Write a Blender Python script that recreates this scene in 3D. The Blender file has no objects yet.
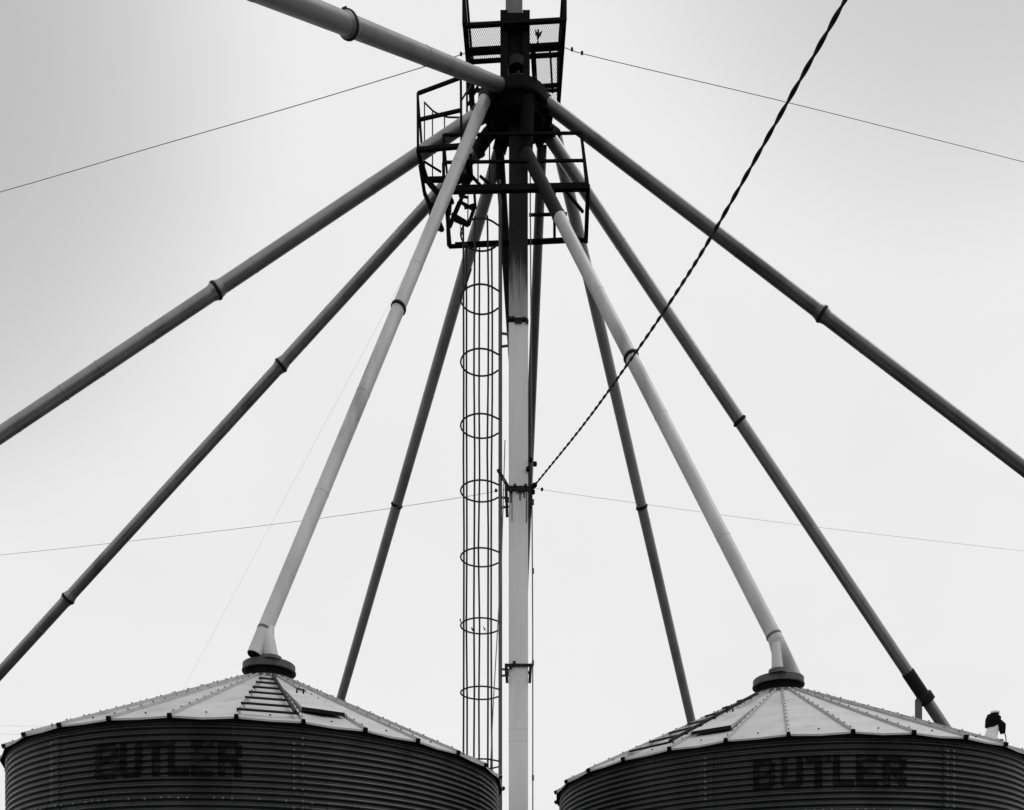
import bpy, math, random
from mathutils import Vector, Matrix, noise as mnoise
random.seed(7)
scene = bpy.context.scene
C = scene.collection

# ------------------------------------------------------------------ survey of the place
F, YH, CX, EYE = 936.0, 996.0, 512.0, 1.6       # focal length in px, horizon row, centre column, eye height
def at(x, y, Y):
    """surveyed point: bearing (x, y) of the view at distance Y"""
    return Vector(((x - CX) / F * Y, Y, (YH - y) / F * Y + EYE))
def atz(x, y, Z):
    """surveyed point on a level plane Z metres over the eye"""
    return at(x, y, F * Z / (YH - y))
def px(p):
    return CX + F * p.x / p.y, YH - F * (p.z - EYE) / p.y

# ------------------------------------------------------------------ mesh helpers
class MB:
    def __init__(self): self.v = []; self.f = []; self.m = []; self.s = []
    def add(self, vs, fs, mat=0, smooth=False):
        o = len(self.v); self.v += [tuple(v) for v in vs]
        for f in fs: self.f.append([i + o for i in f]); self.m.append(mat); self.s.append(smooth)
    def box(self, c, sx, sy, sz, mat=0, rot=None):
        vs = [Vector((a*sx/2, b*sy/2, d*sz/2)) for a in (-1,1) for b in (-1,1) for d in (-1,1)]
        if rot is not None: vs = [rot @ v for v in vs]
        vs = [v + Vector(c) for v in vs]
        self.add(vs, [(0,1,3,2),(4,6,7,5),(0,4,5,1),(2,3,7,6),(0,2,6,4),(1,5,7,3)], mat)
    def beam(self, p, q, w, h, up=Vector((0,0,1)), mat=0):
        p, q = Vector(p), Vector(q); d = (q - p).normalized()
        if abs(d.dot(up)) > .98: up = Vector((0,1,0))
        s = d.cross(up).normalized(); u = s.cross(d).normalized()
        vs = [a + s*(i*w/2) + u*(j*h/2) for a in (p, q) for i, j in ((-1,-1),(1,-1),(1,1),(-1,1))]
        self.add(vs, [(3,2,1,0),(4,5,6,7),(0,1,5,4),(1,2,6,5),(2,3,7,6),(3,0,4,7)], mat)
    def tube(self, pts, r, n=16, caps=True, mat=0):
        pts = [Vector(p) for p in pts]; k = len(pts)
        rs = r if isinstance(r, (list, tuple)) else [r]*k
        tang = []
        for i in range(k):
            a = (pts[i]-pts[i-1]).normalized() if i > 0 else None
            b = (pts[i+1]-pts[i]).normalized() if i < k-1 else None
            tang.append((a+b).normalized() if a and b else (a or b))
        ref = Vector((0,0,1)) if abs(tang[0].z) < .95 else Vector((1,0,0))
        nrm = (ref - tang[0]*ref.dot(tang[0])).normalized()
        vs = []
        for i in range(k):
            nrm = (nrm - tang[i]*nrm.dot(tang[i])).normalized(); b = tang[i].cross(nrm)
            vs += [pts[i] + (nrm*math.cos(2*math.pi*j/n) + b*math.sin(2*math.pi*j/n))*rs[i] for j in range(n)]
        fs = [(i*n+j, i*n+(j+1)%n, (i+1)*n+(j+1)%n, (i+1)*n+j) for i in range(k-1) for j in range(n)]
        self.add(vs, fs, mat, True)
        if caps:
            self.add(vs[:n], [tuple(reversed(range(n)))], mat); self.add(vs[-n:], [tuple(range(n))], mat)
    def lathe(self, prof, p, axis, n=32, mat=0, smooth=True):
        """profile [(distance along axis, radius)] about a line through p"""
        p = Vector(p); d = Vector(axis).normalized()
        ref = Vector((0,0,1)) if abs(d.z) < .95 else Vector((1,0,0))
        u = (ref - d*ref.dot(d)).normalized(); w = d.cross(u)
        for (a, ra), (b, rb) in zip(prof, prof[1:]):
            vs = [p + d*t + (u*math.cos(2*math.pi*j/n) + w*math.sin(2*math.pi*j/n))*r for t, r in ((a, ra), (b, rb)) for j in range(n)]
            self.add(vs, [(j, (j+1) % n, n+(j+1) % n, n+j) for j in range(n)], mat, smooth)
    def build(self, name, mats, parent=None, origin=None):
        me = bpy.data.meshes.new(name)
        o0 = Vector(origin) if origin is not None else (parent['_o'] if False else None)
        off = Vector(origin) if origin is not None else Vector((0,0,0))
        me.from_pydata([tuple(Vector(v) - off) for v in self.v], [], self.f)
        for m in (mats if isinstance(mats, (list, tuple)) else [mats]): me.materials.append(m)
        for p, mi, sm in zip(me.polygons, self.m, self.s): p.material_index = mi; p.use_smooth = sm
        me.update()
        ob = bpy.data.objects.new(name, me); C.objects.link(ob)
        if parent is not None: ob.parent = parent
        elif origin is not None: ob.location = off
        return ob
def thing(name, label, cat, loc, group=None, rz=0):
    o = bpy.data.objects.new(name, None); C.objects.link(o); o.location = loc; o.rotation_euler = (0,0,rz)
    o.empty_display_size = .2
    o['label'] = label; o['category'] = cat
    if group: o['group'] = group
    return o
def tag(o, label, cat, group=None):
    o['label'] = label; o['category'] = cat
    if group: o['group'] = group
def part(mb, name, mat, parent):
    """mesh given in world coordinates, hung on a thing whose Empty is not rotated"""
    w = Vector(parent.location); q = parent.parent
    while q is not None: w += Vector(q.location); q = q.parent
    return mb.build(name, mat, parent, origin=w)

# ------------------------------------------------------------------ materials
def mat(name, col, rough=.6, spec=.35, var=.25, scale=6.0, dark=None, darkamt=0.0, streak=False, metal=0.0, bump=0.0):
    m = bpy.data.materials.new(name); m.use_nodes = True
    nt = m.node_tree; N = nt.nodes; L = nt.links; b = N['Principled BSDF']
    b.inputs['Roughness'].default_value = rough; b.inputs['Specular IOR Level'].default_value = spec
    b.inputs['Metallic'].default_value = metal
    tc = N.new('ShaderNodeTexCoord'); mp = N.new('ShaderNodeMapping'); L.new(tc.outputs['Object'], mp.inputs['Vector'])
    if streak: mp.inputs['Scale'].default_value = (1, 1, .12)
    n1 = N.new('ShaderNodeTexNoise'); n1.inputs['Scale'].default_value = scale; n1.inputs['Detail'].default_value = 2 if streak else 5
    n1.inputs['Roughness'].default_value = .5
    L.new(mp.outputs['Vector'], n1.inputs['Vector'])
    mr = N.new('ShaderNodeMapRange'); mr.inputs['From Min'].default_value = .25; mr.inputs['From Max'].default_value = .75
    mr.inputs['To Min'].default_value = 1 - var; mr.inputs['To Max'].default_value = 1 + var
    L.new(n1.outputs['Fac'], mr.inputs['Value'])
    mul = N.new('ShaderNodeMath'); mul.operation = 'MULTIPLY'; mul.inputs[1].default_value = col
    L.new(mr.outputs['Result'], mul.inputs[0])
    out = mul.outputs[0]
    if dark is not None:
        n2 = N.new('ShaderNodeTexNoise'); n2.inputs['Scale'].default_value = scale*.6; n2.inputs['Detail'].default_value = 2 if streak else 5
        n2.inputs['Roughness'].default_value = .55
        L.new(mp.outputs['Vector'], n2.inputs['Vector'])
        cr = N.new('ShaderNodeMapRange'); cr.interpolation_type = 'SMOOTHSTEP'
        cr.inputs['From Min'].default_value = .56; cr.inputs['From Max'].default_value = .72
        cr.inputs['To Max'].default_value = darkamt
        L.new(n2.outputs['Fac'], cr.inputs['Value'])
        mx = N.new('ShaderNodeMix'); mx.data_type = 'FLOAT'
        L.new(cr.outputs['Result'], mx.inputs['Factor']); L.new(out, mx.inputs['A']); mx.inputs['B'].default_value = dark
        out = mx.outputs['Result']
    cc = N.new('ShaderNodeCombineColor')
    for i in range(3): L.new(out, cc.inputs[i])
    L.new(cc.outputs['Color'], b.inputs['Base Color'])
    rr = N.new('ShaderNodeMapRange'); rr.inputs['To Min'].default_value = rough - .12; rr.inputs['To Max'].default_value = rough + .12
    L.new(n1.outputs['Fac'], rr.inputs['Value']); L.new(rr.outputs['Result'], b.inputs['Roughness'])
    if bump:
        bp = N.new('ShaderNodeBump'); bp.inputs['Strength'].default_value = bump; bp.inputs['Distance'].default_value = .02
        L.new(n1.outputs['Fac'], bp.inputs['Height']); L.new(bp.outputs['Normal'], b.inputs['Normal'])
    return m
M = dict(
    pale=mat('pale_galvanised', .45, .5, .2, .16, 3.5, .20, .65, True, .08),
    pipe=mat('weathered_pipe', .235, .42, .4, .18, 2.5, .10, .6, True, .75),
    dull=mat('dull_pipe', .125, .42, .4, .2, 2.5, .05, .6, True, .75),
    darkpipe=mat('dark_pipe', .075, .5, .25, .2, 2.5, .03, .6, True, .1),  # even dark grey for the overhead spout
    mid=mat('mid_grey_pipe', .26, .5, .3, .15, 2.5, .12, .5, True, .25),
    dark=mat('dark_steel', .016, .7, .12, .3, 9),
    black=mat('black_painted_steel', .008, .85, .04, .3, 9),
    grey=mat('grey_steel', .10, .6, .3, .25, 9),
    rod=mat('ladder_steel', .035, .7, .15, .3, 9),
    mast=mat('mast_casing', .66, .55, .3, .13, 3.2, .30, .6, True),
    roof=mat('roof_sheet', .38, .5, .3, .15, 2.6, .20, .6),
    rib=mat('roof_rib', .32, .55, .3, .2, 7),
    wall=mat('weathered_corrugated_steel', .044, .42, .5, .32, 1.6, .016, .6, True, .8),
    bolt=mat('bright_bolt', .13, .5, .3, .3, 9),
    cap=mat('cap_steel', .075, .6, .3, .3, 5, .03, .6),
    soil=mat('dark_soil', .035, .9, .1, .35, 1.5, bump=.4),
    white=mat('white_enamel', .70, .4, .3, .08, 8),
    cable=mat('black_cable', .01, .6, .1, .2, 9),
    wire=mat('wire_steel', .20, .6, .2, .2, 9),
    palewire=mat('pale_wire', .60, .6, .2, .1, 9),
    feather=mat('dark_feathers', .02, .8, .1, .3, 30),
)
def lettering_mat(name, lo, amt):
    m = mat(name, .008, .8, .08, .3, 8)
    nt = m.node_tree; N = nt.nodes; L = nt.links; b = N['Principled BSDF']
    old = b.inputs['Base Color'].links[0].from_socket
    n = N.new('ShaderNodeTexNoise'); n.inputs['Scale'].default_value = 9; n.inputs['Detail'].default_value = 8
    tc = N.new('ShaderNodeTexCoord'); L.new(tc.outputs['Object'], n.inputs['Vector'])
    r = N.new('ShaderNodeMapRange'); r.inputs['From Min'].default_value = lo; r.inputs['From Max'].default_value = lo+.2
    r.inputs['To Max'].default_value = amt
    L.new(n.outputs['Fac'], r.inputs['Value'])
    mx = N.new('ShaderNodeMix'); mx.data_type = 'RGBA'
    L.new(r.outputs['Result'], mx.inputs['Factor']); L.new(old, mx.inputs['A']); mx.inputs['B'].default_value = (.035,.035,.035,1)
    L.new(mx.outputs['Result'], b.inputs['Base Color'])
    return m
def age_sheets(m):
    """each sheet of the wall weathered to its own tone"""
    nt = m.node_tree; N = nt.nodes; L = nt.links; b = N['Principled BSDF']; old = b.inputs['Base Color'].links[0].from_socket
    tc = N.new('ShaderNodeTexCoord'); sp = N.new('ShaderNodeSeparateXYZ'); L.new(tc.outputs['Object'], sp.inputs[0])
    def mt(op, a, b_=None):
        n = N.new('ShaderNodeMath'); n.operation = op
        for i, v in enumerate((a, b_)):
            if v is None: continue
            if isinstance(v, (int, float)): n.inputs[i].default_value = v
            else: L.new(v, n.inputs[i])
        return n.outputs[0]
    ang = mt('FLOOR', mt('MULTIPLY', mt('ADD', mt('ARCTAN2', sp.outputs['Y'], sp.outputs['X']), 1.43), 7/(2*math.pi)))
    row = mt('FLOOR', mt('MULTIPLY', mt('SUBTRACT', sp.outputs['Z'], .39), 1/.8136))
    cb = N.new('ShaderNodeCombineXYZ'); L.new(ang, cb.inputs[0]); L.new(row, cb.inputs[1])
    oi = N.new('ShaderNodeObjectInfo'); L.new(oi.outputs['Random'], cb.inputs[2])
    wn = N.new('ShaderNodeTexWhiteNoise'); L.new(cb.outputs[0], wn.inputs['Vector'])
    mr = N.new('ShaderNodeMapRange'); mr.inputs['To Min'].default_value = .78; mr.inputs['To Max'].default_value = 1.3; L.new(wn.outputs['Value'], mr.inputs['Value'])
    vm = N.new('ShaderNodeVectorMath'); vm.operation = 'SCALE'; L.new(old, vm.inputs[0]); L.new(mr.outputs['Result'], vm.inputs['Scale'])
    L.new(vm.outputs[0], b.inputs['Base Color'])
age_sheets(M['wall'])
M['letter'] = lettering_mat('worn_black_lettering', .52, .75)
M['letter_faded'] = lettering_mat('faded_black_lettering', .46, .5)
def casing_shade_mat(z_seam):
    """upper casing: shade below the hub painted as dark colour, fading down in streaks"""
    m = bpy.data.materials.new('shaded_casing'); m.use_nodes = True
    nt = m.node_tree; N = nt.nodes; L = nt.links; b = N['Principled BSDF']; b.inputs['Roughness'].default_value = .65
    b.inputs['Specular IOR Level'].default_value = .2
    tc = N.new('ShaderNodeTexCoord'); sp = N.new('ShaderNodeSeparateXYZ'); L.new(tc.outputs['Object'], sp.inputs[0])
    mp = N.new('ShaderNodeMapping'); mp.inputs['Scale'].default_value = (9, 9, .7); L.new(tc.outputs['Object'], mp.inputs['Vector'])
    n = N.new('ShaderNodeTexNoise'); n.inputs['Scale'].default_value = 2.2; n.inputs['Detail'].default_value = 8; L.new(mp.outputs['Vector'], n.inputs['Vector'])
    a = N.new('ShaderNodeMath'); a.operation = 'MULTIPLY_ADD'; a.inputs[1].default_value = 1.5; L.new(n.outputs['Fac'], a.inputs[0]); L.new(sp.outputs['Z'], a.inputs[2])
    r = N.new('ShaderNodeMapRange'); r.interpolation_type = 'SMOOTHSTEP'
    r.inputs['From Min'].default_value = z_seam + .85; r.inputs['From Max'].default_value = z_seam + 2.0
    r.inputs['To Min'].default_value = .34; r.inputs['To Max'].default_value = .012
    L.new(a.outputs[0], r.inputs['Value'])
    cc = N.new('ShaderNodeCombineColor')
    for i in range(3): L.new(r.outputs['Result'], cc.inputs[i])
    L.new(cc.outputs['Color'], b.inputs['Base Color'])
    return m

# ------------------------------------------------------------------ ground
g = MB(); S = 900
g.add([(-S,-S,0),(S,-S,0),(S,S,0),(-S,S,0)], [(0,1,2,3)])
go = g.build('ground', M['soil']); go['kind'] = 'structure'

# ------------------------------------------------------------------ grain bins
NP = 30; RE = 3.245; RW = 3.175; RC = .40; SLOPE = .489; PITCH = .0678; AMP = .0115
EAVE = 2.9 + EYE                                   # height of the eave over the ground
def corr(z, a=None):
    r = RW + AMP*math.cos(2*math.pi*z/PITCH)
    return r if a is None else r + .006*mnoise.noise((3.2*math.cos(a), 3.2*math.sin(a), z*1.1)) + .003*mnoise.noise((9*math.cos(a), 9*math.sin(a), z*3.0))
def wall_mesh():
    mb = MB(); nz_per = 8; ztop = EAVE - .012
    nz = int(ztop/PITCH*nz_per); na = 180
    zs = [ztop*i/nz for i in range(nz+1)]
    vs = []
    for z in zs:
        for j in range(na):
            a = 2*math.pi*j/na; r = corr(z, a); vs.append((r*math.cos(a), r*math.sin(a), z))
    mb.add(vs, [(i*na+j, i*na+(j+1)%na, (i+1)*na+(j+1)%na, (i+1)*na+j) for i in range(nz) for j in range(na)], 0, True)
    return mb
def roofpt(a, r, lift=0.0):
    """point on the roof cone, lift measured square to the slope"""
    k = math.sqrt(1+SLOPE*SLOPE)
    return Vector(((r+lift*SLOPE/k)*math.cos(a), (r+lift*SLOPE/k)*math.sin(a), EAVE+(RE-r)*SLOPE+lift/k))
def roof_mesh():
    mb = MB(); st = 10
    for k in range(NP):
        a, b = 2*math.pi*k/NP, 2*math.pi*(k+1)/NP
        vs = []
        for i in range(st+1):
            r = RE + (RC-RE)*i/st
            p, q = roofpt(a, r), roofpt(b, r)
            m_ = p.lerp(q, .5); vs += [p, m_ + Vector((0,0,-.012*(1-i/st) + .012*mnoise.noise(m_*2.3))), q]
        mb.add(vs, [(i*3+j, i*3+j+1, i*3+j+4, i*3+j+3) for i in range(st) for j in range(2)], 0)
        # turned-down drip edge and underside of the overhang
        lo = [v - Vector((0,0,.022)) for v in vs[:3]]
        mb.add(vs[:3]+lo, [(0,3,4,1),(1,4,5,2)], 0)
        ia, ib = Vector((RW-.05, 0, 0)), None
        inn = [Vector(((RW-.06)*math.cos(t), (RW-.06)*math.sin(t), EAVE+.0)) for t in (a, (a+b)/2, b)]
        mb.add(lo+inn, [(0,3,4,1),(1,4,5,2)], 1)
        # screw heads near the eave
        c = roofpt((a+b)/2, RE-.09); t = Vector((-math.sin((a+b)/2), math.cos((a+b)/2), 0))
        mb.box(roofpt((a+b)/2, RE-.14, .008)*1.0, .016, .016, .012, 1)
    return mb
def rib_mesh():
    mb = MB(); w0, w1, h = .042, .026, .030
    up = Vector((SLOPE, 0, 1)).normalized(); s = Vector((0, 1, 0))
    A, B = roofpt(0, RE+.02), roofpt(0, RC+.02)
    sec = lambda p, sc=1: [p - s*w0/2*sc, p - s*w1/2*sc + up*h, p + s*w1/2*sc + up*h, p + s*w0/2*sc]
    a, b = sec(A), sec(B, .75)
    mb.add(a+b, [(0,4,5,1),(1,5,6,2),(2,6,7,3),(4,7,6,5)], 0)
    # black block: shade of the open rib end put in as colour
    A2 = A + Vector((.006,0,-.004)); c = [A2 - s*.025 - up*.018, A2 - s*.016 + up*h*.9, A2 + s*.016 + up*h*.9, A2 + s*.025 - up*.018]
    d = [v - Vector((.035,0,-.017)) for v in c]
    mb.add(c+d, [(0,1,2,3),(7,6,5,4),(0,4,5,1),(1,5,6,2),(2,6,7,3),(3,7,4,0)], 1)
    for i in range(13):
        p = roofpt(0, RE-.1-i*.215, h+.006)
        mb.box(p, .013, .013, .011, 2)
    return mb
def solve_theta(cx, cy, x, R=RW):
    """bearing x of the view met by the near side of a round wall: its polar angle"""
    k = (x-CX)/F                       # X = k Y ; (kY-cx)^2+(Y-cy)^2=R^2
    A = 1+k*k; Bq = -2*(k*cx+cy); Cq = cx*cx+cy*cy-R*R
    Y = (-Bq-math.sqrt(max(0,Bq*Bq-4*A*Cq)))/(2*A)
    return math.atan2(Y-cy, k*Y-cx)
# block capitals as strokes on a 0..1 square: (u0, u1, v0, v1)
GL = {
 'B': [(0,.3,0,1),(.3,.85,.82,1),(.3,.85,.42,.58),(.3,.85,0,.18),(.72,1,.56,.86),(.72,1,.12,.46)],
 'U': [(0,.3,.1,1),(.7,1,.1,1),(.12,.88,0,.2)],
 'T': [(0,1,.8,1),(.34,.66,0,.8)],
 'L': [(0,.34,0,1),(.34,1,0,.2)],
 'E': [(0,.33,0,1),(.33,1,.81,1),(.33,.85,.41,.59),(.33,1,0,.19)],
 'R': [(0,.3,0,1),(.3,.85,.82,1),(.3,.85,.40,.57),(.72,1,.54,.88),(.66,1,0,.34),(.52,.86,.26,.42)],
}
shared = {}
def make_bin(cx, cy, dz, phase, label, spans, ztop, zbot, seams, ladder_panel, hatch_panel, capdx):
    t = thing('grain_bin', label, 'grain bin', (cx, cy, dz), 'corrugated grain bins')
    def put(key, name, builder, mats, parent):
        if key not in shared:
            o = builder().build(name, mats, parent); shared[key] = o.data; return o
        o = bpy.data.objects.new(name, shared[key]); C.objects.link(o); o.parent = parent; return o
    w = put('wall', 'wall', wall_mesh, [M['wall']], t)
    rf = put('roof', 'roof', roof_mesh, [M['roof'], M['black']], t); rf.rotation_euler.z = phase
    for k in range(NP):
        r = put('rib', 'roof_rib', rib_mesh, [M['rib'], M['black'], M['cap']], rf); r.rotation_euler.z = 2*math.pi*k/NP
    # bolted vertical laps and the level lap of the top ring
    mb = MB()
    for a, dbl in seams:
        z0, z1 = .4, EAVE-.10
        n = int((z1-z0)/PITCH*6); st = MB()
        vs = []
        for i in range(n+1):
            z = z0+(z1-z0)*i/n
            for s in (-.085, .085): vs.append(((corr(z,a+s/RW)+.005)*math.cos(a+s/RW), (corr(z,a+s/RW)+.005)*math.sin(a+s/RW), z))
        st.add(vs, [(2*i,2*i+1,2*i+3,2*i+2) for i in range(n)], 0, True)
        st.build('lap_strip', M['wall'], w)
        k = math.ceil(z0/PITCH)
        while k*PITCH < z1:
            for s in ((-.045, .045) if dbl else (0,)):
                if random.random() < .86:
                    z = k*PITCH + random.uniform(-.004,.004)
                    aa = a+s/RW; rr = corr(z,aa)+.010
                    mb.lathe([(-.008,.013),(.006,.013),(.008,.0)], (rr*math.cos(aa), rr*math.sin(aa), z), (math.cos(aa), math.sin(aa), 0), 6, 0, False)
            k += 1
    zr = round((EAVE-.86)/PITCH)*PITCH
    for i in range(220):
        aa = 2*math.pi*i/220
        if random.random() < .5:
            rr = corr(zr,aa)+.007
            mb.lathe([(-.008,.012),(.005,.012),(.007,.0)], (rr*math.cos(aa), rr*math.sin(aa), zr+random.uniform(-.005,.005)), (math.cos(aa), math.sin(aa), 0), 6, 0, False)
    mb.build('seam_bolts', M['bolt'], w)
    lt = MB()
    for ch, (x0, x1) in zip('BUTLER', spans):
        a0, a1 = solve_theta(cx, cy, x0), solve_theta(cx, cy, x1)
        for j, (u0, u1, v0, v1) in enumerate(GL[ch]):
            nz = max(3, int((v1-v0)*(ztop-zbot)/.0055)); nu = 5; vs = []
            for i in range(nz+1):
                z = zbot+(ztop-zbot)*(v0+(v1-v0)*i/nz)
                for q in range(nu+1):
                    a = a0+(a1-a0)*(u0+(u1-u0)*q/nu); r = corr(z,a)+.005+.0006*j
                    vs.append((r*math.cos(a), r*math.sin(a), z))
            lt.add(vs, [(i*(nu+1)+q, i*(nu+1)+q+1, (i+1)*(nu+1)+q+1, (i+1)*(nu+1)+q) for i in range(nz) for q in range(nu)], 1 if (ch == 'B' and ladder_panel == 5) else 0, True)
    lt.build('lettering', [M['letter'], M['letter_faded']], w)
    # roof ladder of rungs across one panel
    am = 2*math.pi*(ladder_panel+.5)/NP; hw = math.pi/NP
    lad = MB(); 
    for s in (.80,):
        lad.beam(roofpt(am+hw*s, 3.1, .06), roofpt(am+hw*s*.9, .75, .06), .03, .035, roofpt(am, 1, 1)-roofpt(am, 1, 0))
    lo = lad.build('roof_ladder', M['dark'], rf)
    for r in (3.10, 2.74, 2.38, 2.02, 1.66, 1.30, .98):
        rb = MB(); p, q = roofpt(am-hw, r, .048), roofpt(am+hw*.92, r, .048)
        d = (q-p).normalized()
        rb.beam(p - d*.015, q, .032, .022, roofpt(am, 1, 1)-roofpt(am, 1, 0))
        rb.build('rung', M['dark'], lo)
    # roof hatch: lid hinged at its upper edge, a little open at the lower
    ah = 2*math.pi*(hatch_panel+.5)/NP; hb = MB(); ra, rb_ = 2.78, 1.55
    def hp(r, s, l): return roofpt(ah+s*hw*.84, r, l)
    top = [hp(ra,-1,.066), hp(ra,1,.066), hp(rb_,1,.03), hp(rb_,-1,.03)]
    bot = [hp(ra,-1,.022), hp(ra,1,.022), hp(rb_,1,.004), hp(rb_,-1,.004)]
    hb.add(top+bot, [(0,1,2,3)], 0); hb.add(top+bot, [(1,5,6,2),(2,6,7,3),(3,7,4,0)], 0); hb.add(top+bot, [(0,4,5,1),(7,6,5,4)], 1)  # dark lower edge: its shade is put in as colour
    ho = hb.build('roof_hatch', [M['roof'], M['dark']], rf)
    hh = MB(); hh.tube([hp(1.95,-.55,.07), hp(1.95,-.55,.12), hp(1.95,-.1,.12), hp(1.95,-.1,.07)], .012, 8)
    hh.build('hatch_handle', M['dark'], ho)
    # collar and drum cap
    zc = EAVE+(RE-RC)*SLOPE
    cb = MB(); cb.lathe([(-.07,RC+.045),(-.03,RC+.055),(-.025,RC+.05),(.055,.335)], (capdx,0,zc), (0,0,1), 40)
    cb.build('roof_collar', M['cap'], t)
    nb = MB(); nb.lathe([(.04,.32),(.05,.31),(.18,.31)], (capdx,0,zc), (0,0,1), 40)
    nb.build('cap_neck', M['black'], t)  # black colour puts in the shadow gap under the drum
    db = MB(); db.lathe([(.172,.28),(.165,.345),(.162,.362),(.178,.364),(.18,.354),(.262,.354),(.27,.346),(.272,.0)], (capdx,0,zc), (0,0,1), 48)
    db.build('fill_cap', M['cap'], t)
    return t, zc
LB = (-3.370, 12.911); RBN = (3.869, 13.440)
lx = lambda v: v
la = lambda x: solve_theta(LB[0], LB[1], x); ra_ = lambda x: solve_theta(RBN[0], RBN[1], x)
lbin, zc = make_bin(LB[0], LB[1], 0.0, 3.8236,
    'corrugated bin left of the mast, roof ladder rungs at its front, with faded lettering',
    [(95,118),(120,142),(144,168),(168,189),(191,213),(218,242)], EYE+2.665, EYE+2.295,
    [(la(298),True),(la(54),False),(la(481),False),(la(298)+2.6,True)], 5, 6, .02)
rbin, _ = make_bin(RBN[0], RBN[1], -.016, 3.1985,
    'corrugated bin right of the mast with clear lettering, small hooded vent on its roof edge',
    [(753,775),(781,803),(806,831),(833,854),(856,878),(883,906)], EYE+2.665, EYE+2.31,
    [(ra_(949),True),(ra_(706),False),(ra_(560),False),(ra_(949)+2.6,True)], 3, 4, -.045)

# ------------------------------------------------------------------ mast
MX, MY = .111, 16.40
ZS = 11.71 + EYE; ZHUB = 15.22 + EYE
mast = thing('elevator_mast', 'tall square pale steel mast rising between the two bins to the spout hub', 'mast', (MX, MY, 0))
mb = MB(); mb.box((MX, MY, ZS/2), .336, .336, ZS)
for z in (EYE+4.44, EYE+4.64): mb.box((MX, MY, z), .3405, .3405, .012)
part(mb, 'lower_casing', M['mast'], mast)
mb = MB(); mb.box((MX, MY, (ZS+ZHUB)/2+.03), .33, .33, ZHUB-ZS-.06); part(mb, 'upper_casing', casing_shade_mat(ZS), mast)
mb = MB(); mb.box((MX, MY, ZS), .345, .345, .055)
for i in range(6):
    mb.box((MX-.15+.06*i, MY-.19, ZS+random.choice((.03,.02,-.03))), .05, .03, .05)
part(mb, 'casing_flange', M['dark'], mast)
def bracket(z, leg, strut, b=.045):
    m = MB(); w = .215
    m.beam((MX-w, MY-w+.03, z), (MX+w, MY-w+.03, z), .045, b)
    m.beam((MX-w, MY+w-.03, z), (MX+w, MY+w-.03, z), .045, b)
    for s in (-1, 1):
        m.beam((MX+s*w, MY-w, z), (MX+s*w, MY+w, z), .045, b)
        m.beam((MX+s*(w-.005), MY-w+.012, z-.02), (MX+s*(w-.02), MY-w+.012, z-leg), .05, .04)
    for i in range(5 if strut else 2): m.box((MX-.13+.065*i+random.uniform(-.01,.01), MY-w+.012, z+random.choice((-.045,.04))), .05, .04, .045)
    if strut: m.beam((MX-w+.03, MY-w+.02, z+.03), (MX-w-.14, MY-w+.02, z+.32), .045, .05)
    return part(m, 'clamp_bracket', M['dark'], mast)
ZB1 = EYE + (YH-488)/F*16.2; ZB2 = EYE + (YH-665)/F*16.2
bracket(ZB1, .50, True, .075); bracket(ZB2, .31, False)
# rust runs below the upper bracket, as slightly raised drips
mb = MB()
for dx, ln, w in ((-.11,.52,.014),(-.13,.2,.03),(.03,.16,.03),(.1,.12,.03),(.14,.55,.02)):
    mb.box((MX+dx, MY-.1695, ZB1-.04-ln/2), w, .003, ln)
part(mb, 'rust_run', M['grey'], mast)
mb = MB(); xc = .365; yc = 16.30
mb.tube([(xc,yc,0),(xc-.004,yc,8),(xc-.03,yc,12.5),(xc-.05,yc,ZHUB-.6)], .011, 8)
for z in (7.4, 5.4, 9.0, 3.5, 10.2): mb.lathe([(-.05,.013),(-.045,.02),(.045,.02),(.05,.013)], (xc,yc,z), (0,0,1), 8)
part(mb, 'conduit', M['grey'], mast)
mb = MB()
for x, y in ((528,469),(530.5,460),(535,464),(533,492)):
    mb = MB(); mb.lathe([(-.04,0),(-.03,.035),(.03,.035),(.04,0)], at(x,y,16.2), (0,0,1), 8); part(mb, 'conduit_clip', M['black'], mast)
# head frame over the hub with the inlet pipe inside it
PX = .035
mb = MB(); mb.box((PX, 16.3, EYE+17.4), .29, .29, 3.0); part(mb, 'inlet_pipe', M['dull'], mast)
mb = MB(); mb.lathe([(0,.135),(.14,.145),(.14,.0)], (.08,16.10,EYE+15.93), (0,0,1), 24); part(mb, 'inlet_sleeve', M['dark'], mast)
mb = MB()
for xx in (504, 526.2): 
    X = (xx-CX)/F*16.1
    mb.box((X, 16.1, EYE+16.30), .125, .12, 1.20)
    mb.box((X, 16.46, EYE+16.35), .10, .10, 1.30)
xa, xb = (501.5-CX)/F*16.05, (528.5-CX)/F*16.05
mb.box(((xa+xb)/2, 16.06, EYE+16.68), xb-xa, .10, .22)
mb.box(((xa+xb)/2, 16.06, EYE+16.81), (xb-xa)*.84, .08, .04)
mb.box((.05, 16.13, EYE+16.33), .3, .03, .48)
mb.box(((xa+xb)/2, 16.48, EYE+16.86), xb-xa, .10, .16)
part(mb, 'head_frame', M['black'], mast)

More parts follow.
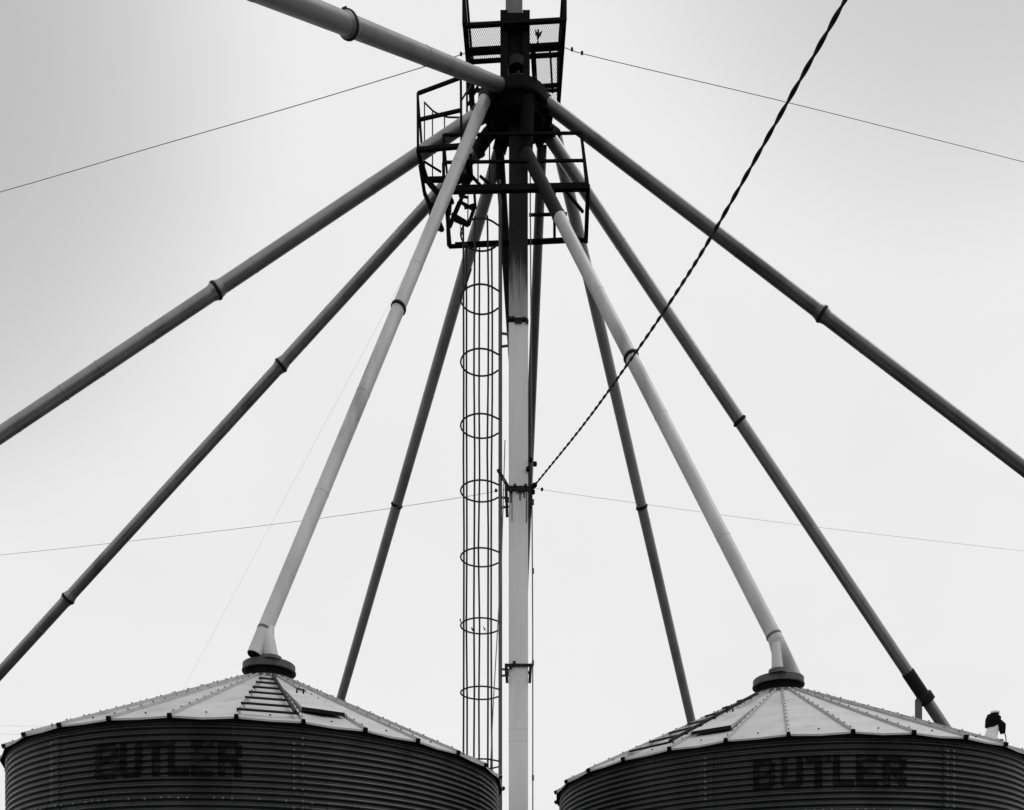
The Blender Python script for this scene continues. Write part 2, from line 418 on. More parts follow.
# ------------------------------------------------------------------ distributor
HC = Vector((.105, 16.30, 0)); HZ = 15.27 + EYE
hub = thing('distributor_hub', 'black round hub where all the spouts meet at the top of the mast', 'distributor', (HC.x, HC.y, HZ))
mb = MB(); mb.lathe([(0,0),(0,.56),(.03,.58),(.22,.58),(.25,.55)], (HC.x,HC.y,HZ), (0,0,1), 36); part(mb, 'drum', M['black'], hub)
mb = MB(); mb.lathe([(.25,.55),(.30,.50),(.64,.17),(.70,.17),(.70,.0)], (HC.x,HC.y,HZ), (0,0,1), 36); part(mb, 'inlet_cone', M['dark'], hub)
mb = MB(); mb.lathe([(-.13,.0),(-.13,.42),(0,.50)], (HC.x,HC.y,HZ), (0,0,1), 24); part(mb, 'under_plate', M['black'], hub)

for k, (dx, dy, dz, sx, sy, sz, rz) in enumerate(((.46,-.22,-.02,.16,.10,.10,.5),(.55,.02,.05,.10,.16,.12,.1),(.40,-.34,.09,.14,.08,.07,.9),(.60,.20,-.04,.10,.12,.09,-.3),
        (-.46,-.26,.0,.14,.10,.10,-.6),(-.58,.04,.06,.10,.14,.08,.0),(.50,-.12,.16,.18,.05,.04,.4),(-.40,-.36,.15,.14,.05,.05,-.9))):
    mb = MB(); mb.box((HC.x+dx, HC.y+dy, HZ+dz), sx, sy, sz, 0, Matrix.Rotation(rz, 3, 'Z')); part(mb, 'gate_box', M['black'], hub)
for a in range(0, 360, 30):
    mb = MB(); c = Vector((HC.x+.585*math.cos(math.radians(a)), HC.y+.585*math.sin(math.radians(a)), HZ+.235))
    mb.lathe([(-.02,.018),(.02,.018),(.025,0)], c, (0,0,1), 6, 0, False); part(mb, 'rim_bolt', M['dark'], hub)

# ------------------------------------------------------------------ spouts
R0 = .111
def spout(label, p1, p2, ext=1.0, r=R0, m='pipe', rings=(), bigrings=(), seams=(), top_m=None, top_y=None, end=None, collar=True):
    a, b = at(*p1), at(*p2)
    e = Vector(end) if end is not None else a.lerp(b, ext)
    d = (e-a).normalized()
    t = thing('grain_spout', label, 'grain spout', a, 'spouts fanning from the hub')
    def on(y=None, x=None):
        lo, hi = 0.0, 1.0
        for _ in range(50):
            mid = (lo+hi)/2; q = px(a.lerp(e, mid)); f0 = px(a.lerp(e, 0))
            v = abs(q[1]-f0[1]) < abs(y-f0[1]) if y is not None else abs(q[0]-f0[0]) < abs(x-f0[0])
            lo, hi = (mid, hi) if v else (lo, mid)
        return a.lerp(e, lo)
    hd = Vector((a.x-HC.x, a.y-HC.y, 0)); hd = hd.normalized() if hd.length > .05 else Vector((0,1,0))
    s0 = Vector((HC.x, HC.y, HZ+.12)) + hd*.43
    mb = MB(); mb.tube([s0, s0.lerp(a,.5)+Vector((0,0,.05)), a], r*1.12, 20, False); part(mb, 'outlet_elbow', M['black'], t)
    if collar: mb = MB(); mb.lathe([(-.05,r*1.13),(-.05,r*1.36),(.0,r*1.36),(.03,r*1.2),(.09,r*1.15),(.09,r)], a, d, 24); part(mb, 'collar', M['dark'], t)
    start = a
    if top_y is not None:
        j = on(y=top_y); mb = MB(); mb.tube([a, j], r*1.03, 28, False)
        mb.lathe([(-.05,r*1.03),(-.05,r*1.1),(.0,r*1.1),(.0,r)], j, d, 28); part(mb, 'upper_pipe', M[top_m], t); start = j
    mb = MB(); n = 6; mb.tube([start.lerp(e, i/n) for i in range(n+1)], r, 28, True)
    Ls = (e-start).length; q = random.uniform(1.4, 2.4)
    while q < Ls-.8:
        mb.lathe([(-.006,r),(-.004,r*1.025),(.03,r*1.03),(.034,r)], start+d*q, d, 28); q += random.uniform(1.9, 2.9)
    for (yy, xx) in seams:
        c = on(y=yy, x=xx); mb.lathe([(-.012,r),(-.008,r*1.05),(.03,r*1.05),(.034,r)], c, d, 28)
    part(mb, 'pipe', M[m], t)
    for (yy, xx) in rings:
        c = on(y=yy, x=xx); mb = MB()
        mb.lathe([(-.035,r),(-.033,r*1.08),(-.016,r*1.10),(-.016,r*1.2),(.016,r*1.2),(.016,r*1.10),(.033,r*1.08),(.035,r)], c, d, 28)
        part(mb, 'coupling', M['dark'], t)
    for (yy, xx) in bigrings:
        c = on(y=yy, x=xx); mb = MB()
        mb.lathe([(-.13,r),(-.05,r*1.16),(-.028,r*1.19),(-.028,r)], c, d, 28); mb.lathe([(.028,r),(.028,r*1.17),(.05,r*1.14),(.11,r)], c, d, 28)
        part(mb, 'pipe_flare', M[m], t)
        mb = MB(); mb.lathe([(-.03,r),(-.03,r*1.24),(-.012,r*1.30),(.012,r*1.30),(.03,r*1.24),(.03,r)], c, d, 28)
        u = Vector((0,0,1)) - d*d.z; u.normalize()
        mb.lathe([(-.03,0),(-.03,.014),(.03,.014),(.03,0)], c+u*r*1.30, d.cross(u), 8, 0, False)
        part(mb, 'coupling', M['dark'], t)
    return t, on, a, e, d
spout('thick spout passing overhead out of the top left edge', (502.5,86.2,15.95), (322,14.4,10.4), 1.9, r=.106, m="darkpipe", collar=False, bigrings=[(None,348)])
spout('long spout sloping to the left edge at mid height, above another one', (478,115,16.2), (0,435,15.2), 1.35, bigrings=[(None,216)], seams=[(None,64),(None,100),(None,150)])
spout('darker long spout reaching the left edge lower down, behind a pale spout', (478,149.5,16.8), (0,673,19.5), 1.25, m='pipe', r=.104, bigrings=[(None,281),(None,68)], seams=[(None,40)])
# D, to the left bin's fill cap
dend = at(254.5,655,12.60)
tD, onD, aD, eD, dD = spout('pale spout coming down to the cap of the left bin', (486,97,15.9), (262,632,12.7), m='pale', r=.101, end=dend, rings=[(308,None)])
capL = Vector((LB[0], LB[1], zc+.262))
mb = MB(); j = onD(y=632); fL = Vector((at(270.5,657,12.66).x, 12.68, capL.z)); mb.tube([j-dD*.16, j.lerp(fL,.25)+Vector((.015,0,.03)), fL+Vector((0,0,-.01))], [.085,.100,.112], 24); part(mb, 'drop_cone', M['pale'], tD)
mb = MB(); mb.lathe([(-.02,.101),(-.018,.106),(.018,.106),(.02,.101)], onD(y=630), dD, 28); part(mb, 'clamp_band', M['grey'], tD)
mb = MB(); mb.lathe([(-.0,R0*.85),(.012,R0*.83),(.014,0)], eD, dD, 24); part(mb, 'end_plate', M['black'], tD)
mb = MB(); mb.lathe([(-.01,.15),(.035,.145),(.035,.10)], fL, (0,0,1), 24); part(mb, 'drop_flange', M['cap'], tD)
spout('dark spout running down behind the left bin roof beside the ladder cage', (499,152,16.9), (342.7,691.9,24.0), 1.18, m='mid', rings=[(505,None)], collar=False)
tF = spout('thin dark spout leaning back just right of the mast', (541.9,145,16.8), (525,570,21.0), 1.5, r=.09, m='dull', collar=False)
spout('thin black spout between ladder rail and mast, leaning back', (499,145,16.8), (523,520,20.5), 1.0, r=.085, m='dark', collar=False)
spout('dark spout going down behind the left edge of the right bin roof', (556,137,16.9), (690.3,716.6,24.0), 1.18, m='mid', rings=[(507,None)], collar=False)
# H, to the right bin's fill cap
hend = at(777,642,13.35)
tH, onH, aH, eH, dH = spout('pale spout coming down to the cap of the right bin', (526,152,16.0), (681,452.8,14.6), m='pale', r=.103, end=hend, rings=[(357,None)], top_m='dark', top_y=217, collar=False)
capR = Vector((RBN[0], RBN[1], zc+.262-.016))
mb = MB(); mb.tube([eH-dH*.10, eH-dH*.04, eH.lerp(capR+Vector((.14,.02,0)),.5), capR+Vector((.14,.02,-.01))], [.104,.106,.135,.165], 28); part(mb, 'drop_cone', M['pale'], tH)
mb = MB(); q0 = eH+Vector((-.04,-.09,-.06)); q1 = Vector((at(779,671,13.1).x, 13.16, capR.z))
mb.tube([q0, q1], [.06,.085], 20); part(mb, 'drop_gusset', M['pale'], tH)
mb = MB(); mb.lathe([(-.01,.13),(.05,.125),(.05,.08)], q1, (0,0,1), 24); part(mb, 'drop_flange', M['cap'], tH)
mb = MB(); mb.lathe([(-.02,.104),(-.018,.110),(.018,.110),(.02,.104)], eH-dH*.11, dH, 28); part(mb, 'clamp_band', M['grey'], tH)
# I
tI, onI, aI, eI, dI = spout('spout with black boot near its foot, going down behind the right bin', (549,136,16.7), (941,722,19.5), 1.06, seams=[(369,None)], rings=[(421,None)], m='pipe', collar=False)
b0, b1, b2 = onI(y=672), onI(y=697), onI(y=706)
mb = MB(); mb.tube([b0, b1], R0*1.13, 24); mb.lathe([(-.06,R0*1.13),(-.05,R0*1.5),(.12,R0*1.5),(.14,R0*1.1)], b1, dI, 24); part(mb, 'boot', M['dark'], tI)
mb = MB(); c = at(918.5,700,b1.y); mb.tube([c, c-Vector((0,0,1.0))], .07, 18); part(mb, 'support_leg', M['grey'], tI)
spout('long dark spout sloping to the right edge at mid height', (543,100.3,16.1), (1024,468.7,16.5), 1.35, r=.107, m='dull', bigrings=[(None,822)])

# ------------------------------------------------------------------ upper service deck (expanded metal)
ZD = 16.6
deck = thing('service_deck', 'railed expanded metal deck around the mast head above the hub', 'platform', atz(512, 60, ZD))
def bb(m, x0, y0, x1, y1, w, h, Z=ZD): m.beam(atz(x0,y0,Z), atz(x1,y1,Z), w, h)
mb = MB()
bb(mb,464,26,566,20,.06,.05); bb(mb,466,52,563,46,.10,.06); bb(mb,469,62,502,60,.05,.05); bb(mb,527,56.5,562,54.5,.05,.05)
bb(mb,536,86.5,560,85,.045,.05); bb(mb,538,91,560,90,.03,.05); bb(mb,469,91,485,90,.04,.05); bb(mb,470,107,484,106,.03,.05)
bb(mb,464,24,472,116,.05,.06); bb(mb,467,30,475,116,.035,.05); bb(mb,564.5,20,558,112,.07,.06)
bb(mb,533,50,535,84,.09,.06); bb(mb,550,48,552.5,92,.035,.05)
part(mb, 'deck_frame', M['black'], deck)
def mesh_sheet(m, x0, x1, Y0, Y1, Z, s=.036, t=.0038):
    for sg in (-1, 1):
        c = -((x1-x0)+(Y1-Y0))
        while c < (x1-x0)+(Y1-Y0):
            # line X = x0 + c + sg*k*(Y-Y0), diamond mesh
            k = .5*sg; pts = []
            ya, yb = Y0, Y1
            xs = lambda Y: (x0+x1)/2 + c + k*(Y-Y0)
            # clip to x-range
            lo, hi = ya, yb
            if k > 0: lo = max(lo, Y0+(x0-(x0+x1)/2-c)/k); hi = min(hi, Y0+(x1-(x0+x1)/2-c)/k)
            else: lo = max(lo, Y0+(x1-(x0+x1)/2-c)/k); hi = min(hi, Y0+(x0-(x0+x1)/2-c)/k)
            if hi-lo > .01: m.beam((xs(lo), lo, Z+EYE+.003*sg), (xs(hi), hi, Z+EYE+.003*sg), t, t)
            c += s
def W(x, y): p = atz(x, y, ZD); return p.x, p.y
mb = MB()
xl, yf = W(468, 23); _, ym = W(500, 61); xr, _ = W(563, 23)
mesh_sheet(mb, xl, xr-.02, yf, ym, ZD+.03)
x2, _ = W(536, 60); x3, yb = W(560, 110)
mesh_sheet(mb, x2, x3, ym, yb, ZD+.03)
part(mb, 'expanded_metal', M['dark'], deck)
def tpost(m, x, y, h, r=.028, Z=ZD):
    p = atz(x, y, Z); m.tube([p, p+Vector((0,0,h))], r, 10); return p+Vector((0,0,h))
corners = []
for (x, y) in ((464,25),(565,20),(558.5,110),(472,114)):
    mb = MB(); corners.append(tpost(mb, x, y, 1.07, .032)); part(mb, 'rail_post', M['black'], deck)
mb = MB()
for f in (1.0, .5):
    for a, b in ((0,1),(1,2),(3,0)):
        off = Vector((0,0,-1.07*(1-f))); mb.tube([corners[a]+off, corners[b]+off], .022, 8)
part(mb, 'handrail', M['black'], deck)
mb = MB()       # braces and ladder stubs that hang under the left edge
for x0,y0,x1,y1 in ((467,112,467,70),(473,110,474,78),(467,93,476,92),(478,86,468,105),(472,83,472,112)):
    mb = MB(); mb.beam(at(x0,y0,16.9), at(x1,y1,16.9), .035, .035); part(mb, 'hanger', M['black'], deck)

# ------------------------------------------------------------------ lower work platform (open frame with rails)
ZP = 13.65
plat = thing('work_platform', 'square open steel platform with rails around the mast below the hub', 'platform', atz(516, 215, ZP))
mb = MB()
def pb(x0,y0,x1,y1,w,h): mb.beam(atz(x0,y0,ZP), atz(x1,y1,ZP), w, h)
pb(443,190,588.5,187,.08,.10); pb(449,246.5,587,240,.05,.05); pb(445,190,450,246,.06,.07); pb(588,187,586,241,.07,.09)
pb(529,215,567,214,.035,.04); pb(554.5,188,554.5,241,.05,.05); pb(455,243.5,580,238,.03,.03)
part(mb, 'deck_frame', M['black'], plat)
tops = []
for (x, y, xt, yt) in ((444,190,443.5,135),(588,187,581,133)):
    mb = MB(); p = atz(x,y,ZP); q = at(xt,yt,p.y+.03); mb.beam(p, q, .045, .045); tops.append(q); part(mb, 'rail_post', M['black'], plat)
for x in (478, 489.5):
    mb = MB(); p = atz(x,189.5,ZP); mb.beam(p, p+Vector((0,0,.93)), .022, .022); part(mb, 'baluster', M['black'], plat)
for f in (0, .5):
    mb = MB(); a = tops[0]+Vector((.01,0,-.93*f)); b = tops[1]+Vector((.1*f,0,-.93*f)); mb.beam(a, b, .035, .035); part(mb, 'handrail', M['black'], plat)
backs = []
for (x, y) in ((449,246),(586.5,240)):
    mb = MB(); p = atz(x,y,ZP); mb.beam(p, p+Vector((0,0,.93)), .04, .04); backs.append(p+Vector((0,0,.93))); part(mb, 'rail_post', M['black'], plat)
for s in (0, 1):
    mb = MB(); mb.beam(tops[s], backs[s], .035, .035); part(mb, 'handrail', M['black'], plat)
mb = MB()
for x0,y0,x1,y1,Ya,Yb,w in ((565,190,583,212,15.95,16.4,.04),(493,187,480,176,15.9,15.9,.035),(444,190,430,215,15.8,16.2,.05),(443,198,438,231,16.0,16.3,.05)):
    mb = MB(); mb.beam(at(x0,y0,Ya), at(x1,y1,Yb), w, w); part(mb, 'brace', M['black'], plat)

# ------------------------------------------------------------------ left landing, higher and beside the work platform
ZL = 14.10
land = thing('ladder_landing', 'small railed steel landing hanging out to the left of the hub', 'platform', atz(440, 165, ZL))
mb = MB()
def lb(x0,y0,x1,y1,w,h,Z=ZL): mb.beam(atz(x0,y0,Z), atz(x1,y1,Z), w, h)
lb(418,150,463,146,.06,.06); lb(424,180,472,178.5,.06,.07); lb(418,150,425,181,.06,.06); lb(463,147,472,179,.06,.06)
part(mb, 'deck_frame', M['black'], land)
ptops = []
for x, y, yt, xt in ((418,150,93.5,417.8),(461.5,147,77.5,460.8),(424,180,121,420)):
    mb = MB(); p = atz(x,y,ZL); q = at(xt,yt,p.y); mb.beam(p, q, .04, .04); ptops.append((p,q)); part(mb, 'rail_post', M['black'], land)
for f in (1.0, .53):
    mb = MB(); mb.beam(ptops[0][0].lerp(ptops[0][1],f), ptops[1][0].lerp(ptops[1][1],f), .042, .042); part(mb, 'handrail', M['black'], land)
mb = MB(); mb.beam(ptops[0][1], ptops[2][1], .03, .03); part(mb, 'handrail', M['black'], land)
mb = MB()
for x0,y0,x1,y1,Ya,Yb,w in (
    (420,165,424.5,193,15.8,16.0,.05),(423.5,166,430,187,15.9,16.1,.035),(425,162,441,172,16.0,16.2,.025),
    (424.5,193,434,215,16.0,16.1,.05),(432,204,442.5,231,16.1,16.2,.06),(461,101,471,85,16.2,16.8,.022),(427,180,440,196,16.0,16.0,.07)):
    mb = MB(); mb.beam(at(x0,y0,Ya), at(x1,y1,Yb), w, w); part(mb, 'brace', M['black'], land)
# cage of the short upper ladder that rises through the landing
mb = MB(); hoop = [at(424,102,16.2), at(433,111,16.3), at(440,115,16.4), at(448,117.2,16.5), at(460,117.5,16.5)]
mb.tube(hoop, .014, 8); part(mb, 'cage_hoop', M['rod'], land)
for x, y, Y in ((424.5,103,16.2),(432.5,111,16.3),(444.5,116.5,16.45)):
    mb = MB(); p = at(x,y,Y); mb.tube([p, p+Vector((0,0,-1.2))], .011, 6); part(mb, 'cage_bar', M['rod'], land)
mb = MB()   # tilted gate frame and rungs under the landing
def gl(x0,y0,x1,y1,w=.045,Y=16.15,Y2=None): mb.beam(at(410+x0*.1235,150+y0*.1235,Y), at(410+x1*.1235,150+y1*.1235,Y2 or Y), w, w)
for a in ((365,560,475,605,.06),(475,605,520,470,.05),(320,620,400,430,.06),(400,430,500,210,.05),(500,210,590,310,.04),(380,270,460,240,.035),
          (415,425,510,480,.04),(405,215,505,208,.07),(300,500,310,770,.05),(405,600,420,720,.012),(430,650,435,760,.012),(430,640,415,700,.012),
          (490,40,500,205,.05),(455,120,458,200,.03),(470,120,472,215,.03),(440,250,470,300,.03),(470,370,468,600,.02),(395,370,470,385,.03),(270,110,275,330,.05),(255,300,330,330,.07),(330,330,420,300,.05),(420,300,500,210,.05),(330,400,320,520,.05),(520,330,530,470,.045),(440,470,530,440,.035),(340,520,475,600,.05),(300,330,345,430,.06),(430,240,475,310,.04)):
    gl(*a)
part(mb, 'gate_frame', M['black'], land)

# ------------------------------------------------------------------ caged ladder
LXr, LY = (500.3-CX)/F*16.4, 16.40
lad = thing('caged_ladder', 'tall caged ladder with round hoops standing just left of the mast', 'ladder', (LXr, LY, 0))
zt = EYE + (YH-190)/F*16.4
rails = []
for s in (-1, 1):
    mb = MB(); mb.beam((LXr+.008*s, LY+s*.19, 0), (LXr+.008*s, LY+s*.19, zt), .045, .03, Vector((0,1,0))); part(mb, 'side_rail', M['grey'], lad)
nr = int(zt/.305)
rg0 = None
for i in range(nr):
    if rg0 is None:
        mb = MB(); mb.tube([(LXr,LY-.18,.3),(LXr,LY+.18,.3)], .0105, 8); rg0 = part(mb, 'rung', M['rod'], lad)
    else:
        o = rg0.copy(); C.objects.link(o); o.parent = lad; o.location = (0,0,.305*i)
hoops = [235,299.6,362.6,426.2,491.2,557.5,626,693,764]
HCX = (481-CX)/F*16.4; HR = .355; TW = math.radians(-4.5)
hp0 = None
def cagept(a, z): return Vector((HCX + HR*math.cos(a+TW), LY + HR*1.0*math.sin(a+TW), z))
for i, yc_ in enumerate(hoops):
    z = EYE + (YH-yc_)/F*16.4
    o = None
    if hp0 is None:
        mb = MB(); pts = [Vector((LXr, LY-.2, z)), Vector((LXr-.03, LY-.205, z))]
        for k in range(41):
            a = math.radians(-42) - math.radians(276)*k/40; pts.append(cagept(a, z))
        pts += [Vector((LXr-.03, LY+.205, z)), Vector((LXr, LY+.2, z))]
        vs = []
        mb.tube(pts, .015, 8)
        hp0 = part(mb, 'cage_hoop', M['rod'], lad); z00 = z
    else:
        o = hp0.copy(); C.objects.link(o); o.parent = lad; o.location = (0,0,z-z00)
for a in (141.5, 218.5, 102, 258, 64, 296):
    mb = MB(); zb = EYE+2.6; n = 9; pts = []
    for k in range(n):
        z = zb + (EYE+(YH-232)/F*16.4-zb)*k/(n-1)
        p = cagept(math.radians(a), z); pts.append(p + Vector((random.uniform(-.012,.012), random.uniform(-.012,.012), 0)))
    mb.tube(pts, .0165, 6); part(mb, 'cage_bar', M['rod'], lad)
for yy in (340, 502.5, 672.5):
    for s in (-1, 1):
        z = EYE+(YH-yy)/F*16.4; mb = MB(); mb.beam((LXr, LY+s*.17, z), (MX-.168, LY+s*.14, z), .03, .03); part(mb, 'standoff', M['grey'], lad)
mb = MB(); mb.tube([at(471,269,15.95), at(463.5,292,15.95)], .018, 6); part(mb, 'loose_bracket', M['dark'], lad)
mb = MB(); mb.tube([at(505,440,16.1), at(501.5,560,16.1), at(493.5,700,16.1), at(489,800,16.1)], .009, 6); part(mb, 'safety_line', M['wire'], lad)

# ------------------------------------------------------------------ cables and wires
def smooth(P, n=8):
    P = [Vector(p) for p in P]; Q = [P[0]*2-P[1]] + P + [P[-1]*2-P[-2]]; out = []
    for i in range(1, len(Q)-2):
        for k in range(n):
            t = k/n; a, b, c, d = Q[i-1], Q[i], Q[i+1], Q[i+2]
            out.append(.5*((2*b)+(c-a)*t+(2*a-5*b+4*c-d)*t*t+(3*b-a-3*c+d)*t**3))
    return out + [P[-1]]
path = smooth([at(534,486,16.15), at(584,424,13.4), at(636,352,11.0), at(678,290,9.55), at(715,230,8.4), at(783,110,7.1), at(846,-2,6.15), at(905,-110,5.3), at(990,-270,4.4)], 60)
cab = thing('power_cable', 'thick twisted black cable climbing from the mast bracket to the top right', 'cable', path[0])
def strand(ph, r, off):
    m = MB(); s = 0; pts = []; 
    for i, p in enumerate(path):
        if i: s += (p-path[i-1]).length
        d = (path[min(i+1,len(path)-1)]-path[max(i-1,0)]).normalized()
        u = Vector((0,0,1)).cross(d).normalized(); w = d.cross(u); a = 2*math.pi*s/.42+ph
        pts.append(p + (u*math.cos(a)+w*math.sin(a))*off)
    m.tube(pts, r, 8); return m
part(strand(0, .0098, .0085), 'insulated_strand', M['cable'], cab)
part(strand(math.pi, .0098, .0085), 'insulated_strand', M['cable'], cab)
mb = MB(); mb.lathe([(-.08,0),(-.07,.035),(.05,.045),(.09,0)], path[0], path[10]-path[0], 12)
part(mb, 'cable_clamp', M['black'], cab)
def wire(name, label, cat, pts, r, group=None, clamps=(), m='wire'):
    P = smooth(pts, 10); t = thing(name, label, cat, P[0], group)
    mb = MB(); mb.tube(P, r, 6); part(mb, 'strand', M[m], t)
    for x, y, Y in clamps:
        mb = MB(); mb.lathe([(-.028,0),(-.022,.022),(.022,.022),(.028,0)], at(x,y,Y), (0,0,1), 8); part(mb, 'wire_clamp', M['black'], t)
    return t
GW = 'thin guy wires'
wire('guy_wire', 'thin wire from the upper deck down to the upper left edge', 'wire', [at(466,53,16.6), at(420,68,17.0), at(300,104.5,18), at(150,148,19.5), at(0,192,21), at(-200,246,23)], .0065, GW, [(461,54,16.62)])
wire('guy_wire', 'thin wire from the upper deck down to the upper right edge', 'wire', [at(564,47.5,16.6), at(600,58,17), at(800,105.5,18.6), at(1024,162,21), at(1200,207,23)], .0058, GW, [(572,49.3,16.65),(582,53,16.7)])
wire('guy_wire', 'thin low wire from the mast bracket to the left edge above the left bin', 'wire', [at(507,489,16.3), at(445,500,17), at(300,521,19), at(140,540,21), at(0,555,23), at(-200,574,25)], .0044, GW, [(496,490.5,16.3)])
wire('guy_wire', 'thin faint low wire from the mast bracket to the right edge', 'wire', [at(532,488,16.3), at(600,498,17.5), at(800,525,21), at(1024,551,24), at(1200,570,26)], .0029, GW, [(542,489.4,16.3)])
wire('guy_wire', 'barely visible wire slanting down behind the pale left spout', 'wire', [at(478,140,17), at(385,312,21), at(300,470,24), at(183,690,28), at(150,752,29.3)], .0018, GW, m='palewire')
for y, lab in ((725.5,'upper faint distant wire at the left edge beside the bin eave'),(734,'lower faint distant wire at the left edge beside the bin eave')):
    wire('overhead_wire', lab, 'wire', [at(-300,y-4,60), at(-100,y-1,60), at(60,y+2,60), at(140,y+14,60), at(240,y+40,60)], .006, 'distant overhead wires', m='palewire')

# ------------------------------------------------------------------ roof vent on the right bin
vb = Vector((5.79, 11.3, 3.03+EYE))
vent = thing('roof_vent', 'small white vent with a black hooded head on the right bin roof edge', 'vent', vb)
mb = MB(); mb.tube([vb+Vector((-.02,0,-.1)), vb+Vector((-.01,0,.10)), vb+Vector((.03,0,.24))], [.095,.072,.06], 20); part(mb, 'neck', M['white'], vent)
mb = MB(); mb.lathe([(-.10,.03),(-.085,.068),(.0,.086),(.06,.078),(.09,.035)], vb+Vector((.015,0,.29)), (.25,-.1,1), 20)
mb.tube([vb+Vector((.05,-.02,.27)), vb+Vector((.11,-.03,.22)), vb+Vector((.12,-.03,.13))], [.055,.048,.028], 14)
mb.box(vb+Vector((.095,-.02,-.01)), .045, .05, .14); part(mb, 'hood', M['black'], vent)
mb = MB(); mb.lathe([(0,.05),(.02,.052),(.035,.03),(.04,0)], vb+Vector((.03,-.02,.375)), (.1,0,1), 16); part(mb, 'lamp_cap', M['white'], vent)
mb = MB(); mb.tube([vb+Vector((.12,-.03,.2)), vb+Vector((.16,-.02,.1)), vb+Vector((.17,-.02,-.05))], .006, 6); part(mb, 'cord', M['black'], vent)

# ------------------------------------------------------------------ birds
def bird(label, p, s, rx, rz, spread, group=None):
    m = MB(); R = Matrix.Rotation(rz,3,'Z') @ Matrix.Rotation(rx,3,'X')
    def T(v): return Vector(p) + R @ (Vector(v)*s)
    m.tube([T((0,-.5,0)),T((0,-.35,.02)),T((0,0,0)),T((0,.35,.06)),T((0,.5,.12)),T((0,.66,.17)),T((0,.74,.15))], [v*s for v in (.05,.13,.22,.19,.13,.12,.03)], 10)
    m.tube([T((0,.74,.15)),T((0,.86,.12))], [.04*s,.005*s], 6)
    m.add([T(v) for v in ((-.08,-.4,0),(.08,-.4,0),(.12,-.95,-.03),(-.12,-.95,-.03),(-.08,-.4,.05),(.08,-.4,.05),(.12,-.95,0),(-.12,-.95,0))], [(3,2,1,0),(4,5,6,7),(0,1,5,4),(1,2,6,5),(2,3,7,6),(3,0,4,7)])
    for sg in (-1,1):
        a = (sg*.12,.3,.1); b = (sg*.12,-.2,.1); c = (sg*(.15+.5*spread),.1+.5*spread,.1+.3*spread); d = (sg*(.2+.25*spread),-.45+.6*spread,.05)
        up = Vector((0,0,.05))
        q = [Vector(a),Vector(c),Vector(d),Vector(b)]
        m.add([T(v) for v in q]+[T(v+up) for v in q], [(3,2,1,0),(4,5,6,7),(0,1,5,4),(1,2,6,5),(2,3,7,6),(3,0,4,7)])
    o = m.build('bird', M['feather'], None, origin=p); tag(o, label, 'bird', group); return o
bird('small dark bird with raised wings under the mesh of the upper deck', at(538,36,15.9), .12, math.radians(95), math.radians(12), .8)
zh = 626
BG = 'small birds on the cage hoop'
for x, y, Y, lab in ((460.3,620.5,16.3,'tiny bird at the far left end of one ladder hoop'),(463.5,626,16.1,'tiny bird low on the left curve of one ladder hoop'),
                     (472.3,629.5,16.05,'tiny bird on the front of one ladder hoop, nearer the left'),(484.5,629,16.05,'tiny bird on the front of one ladder hoop, nearer the mast')):
    bird(lab, at(x,y,Y), .06, math.radians(55), random.uniform(0,3), .1, BG)

# ------------------------------------------------------------------ sky, sun, camera
SUN_AZ, SUN_EL = math.radians(78), math.radians(66)   # azimuth measured from +Y towards +X
w = bpy.data.worlds.new('World'); scene.world = w; w.use_nodes = True
nt = w.node_tree; N = nt.nodes; L = nt.links; bg = N['Background']
sky = N.new('ShaderNodeTexSky'); sky.sky_type = 'NISHITA'; sky.sun_disc = False
sky.sun_elevation = SUN_EL; sky.sun_rotation = SUN_AZ; sky.air_density = 1; sky.dust_density = 4
bw = N.new('ShaderNodeRGBToBW'); L.new(sky.outputs['Color'], bw.inputs['Color'])
tc = N.new('ShaderNodeTexCoord')
def noise(sc, det, seed):
    mp = N.new('ShaderNodeMapping'); mp.inputs['Location'].default_value = (seed, seed*.7, seed*1.3); mp.inputs['Scale'].default_value = (1,1,1.6)
    n = N.new('ShaderNodeTexNoise'); n.inputs['Scale'].default_value = sc; n.inputs['Detail'].default_value = det; n.inputs['Roughness'].default_value = .5
    L.new(tc.outputs['Generated'], mp.inputs['Vector']); L.new(mp.outputs['Vector'], n.inputs['Vector']); return n
def lens_falloff(az, el, r0, r1, amt):
    """lens falloff painted into the sky: darker around one direction"""
    d = Vector((math.sin(az)*math.cos(el), math.cos(az)*math.cos(el), math.sin(el)))
    dt = N.new('ShaderNodeVectorMath'); dt.operation = 'DOT_PRODUCT'; L.new(tc.outputs['Generated'], dt.inputs[0]); dt.inputs[1].default_value = d
    mr = N.new('ShaderNodeMapRange'); mr.interpolation_type = 'SMOOTHSTEP'
    mr.inputs['From Min'].default_value = math.cos(math.radians(r1)); mr.inputs['From Max'].default_value = math.cos(math.radians(r0))
    mr.inputs['To Min'].default_value = 1; mr.inputs['To Max'].default_value = 1-amt
    L.new(dt.outputs['Value'], mr.inputs['Value']); return mr.outputs['Result']
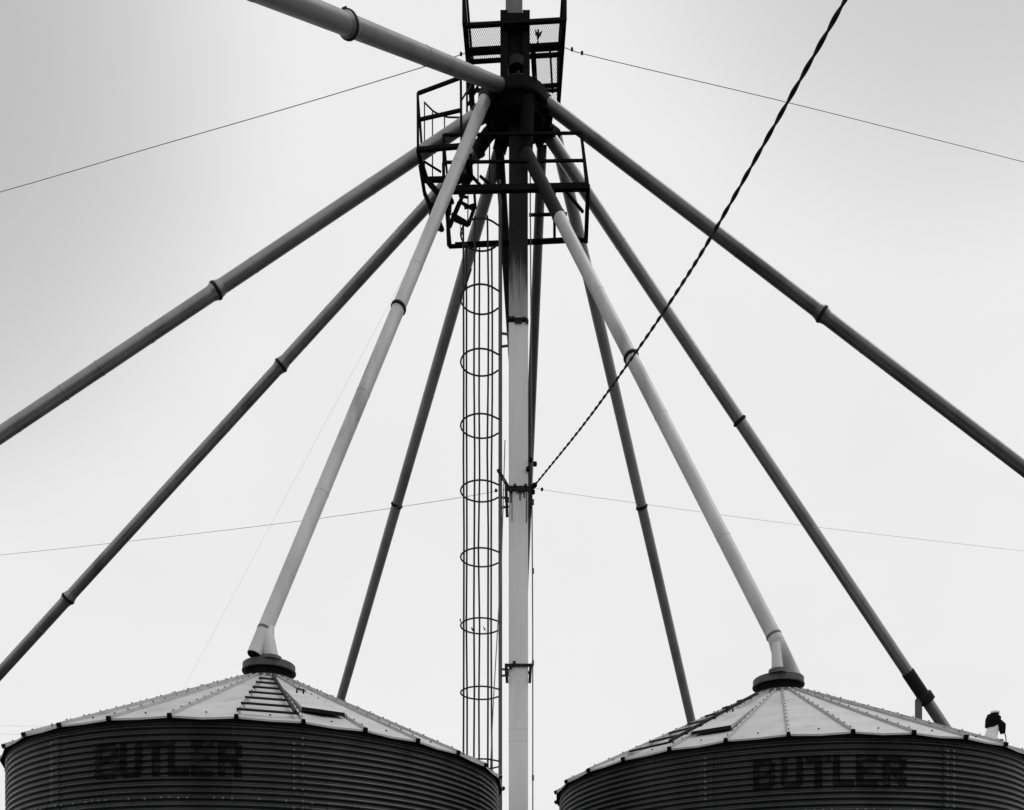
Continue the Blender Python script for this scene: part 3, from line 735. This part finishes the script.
def mth(op, a, b):
    m = N.new('ShaderNodeMath'); m.operation = op
    for i, v in enumerate((a, b)):
        if isinstance(v, (int, float)): m.inputs[i].default_value = v
        else: L.new(v, m.inputs[i])
    return m.outputs[0]
nz = noise(3.0, 7, 3.1)
cl = N.new('ShaderNodeMapRange'); cl.inputs['From Min'].default_value = .3; cl.inputs['From Max'].default_value = .7; cl.inputs['To Min'].default_value = .965; cl.inputs['To Max'].default_value = 1.025
L.new(nz.outputs['Fac'], cl.inputs['Value'])
val = mth('ADD', mth('MULTIPLY', bw.outputs['Val'], .04), 8.4)      # cloud deck with a little of the sky's own gradient
val = mth('MULTIPLY', val, cl.outputs['Result'])
val = mth('MULTIPLY', val, lens_falloff(math.radians(-40), math.radians(41), 0, 21, .40))
val = mth('MULTIPLY', val, lens_falloff(math.radians(33), math.radians(54), 0, 21, .34))
cc = N.new('ShaderNodeCombineColor')
for i in range(3): L.new(val, cc.inputs[i])
L.new(cc.outputs['Color'], bg.inputs['Color']); bg.inputs['Strength'].default_value = .1
sl = bpy.data.lights.new('sun', 'SUN'); sl.energy = 1.5; sl.angle = math.radians(40); sl.color = (1,1,1)
so = bpy.data.objects.new('sun', sl); C.objects.link(so)
sd = Vector((math.sin(SUN_AZ)*math.cos(SUN_EL), math.cos(SUN_AZ)*math.cos(SUN_EL), math.sin(SUN_EL)))
so.rotation_euler = (-sd).to_track_quat('-Z', 'Y').to_euler(); so.location = (0,0,30)

cam = bpy.data.cameras.new('camera'); co = bpy.data.objects.new('camera', cam); C.objects.link(co)
co.location = (0,0,EYE); co.rotation_euler = (math.pi/2,0,0)
cam.sensor_fit = 'HORIZONTAL'; cam.sensor_width = 36; cam.lens = F/1024*36
cam.shift_x = 0; cam.shift_y = (YH-405)/1024; cam.clip_start = .05; cam.clip_end = 3000
scene.camera = co
vs = scene.view_settings; vs.view_transform = 'Standard'; vs.look = 'None'; vs.gamma = 1; vs.exposure = 0; vs.use_curve_mapping = False
scene.cycles.max_bounces = 6
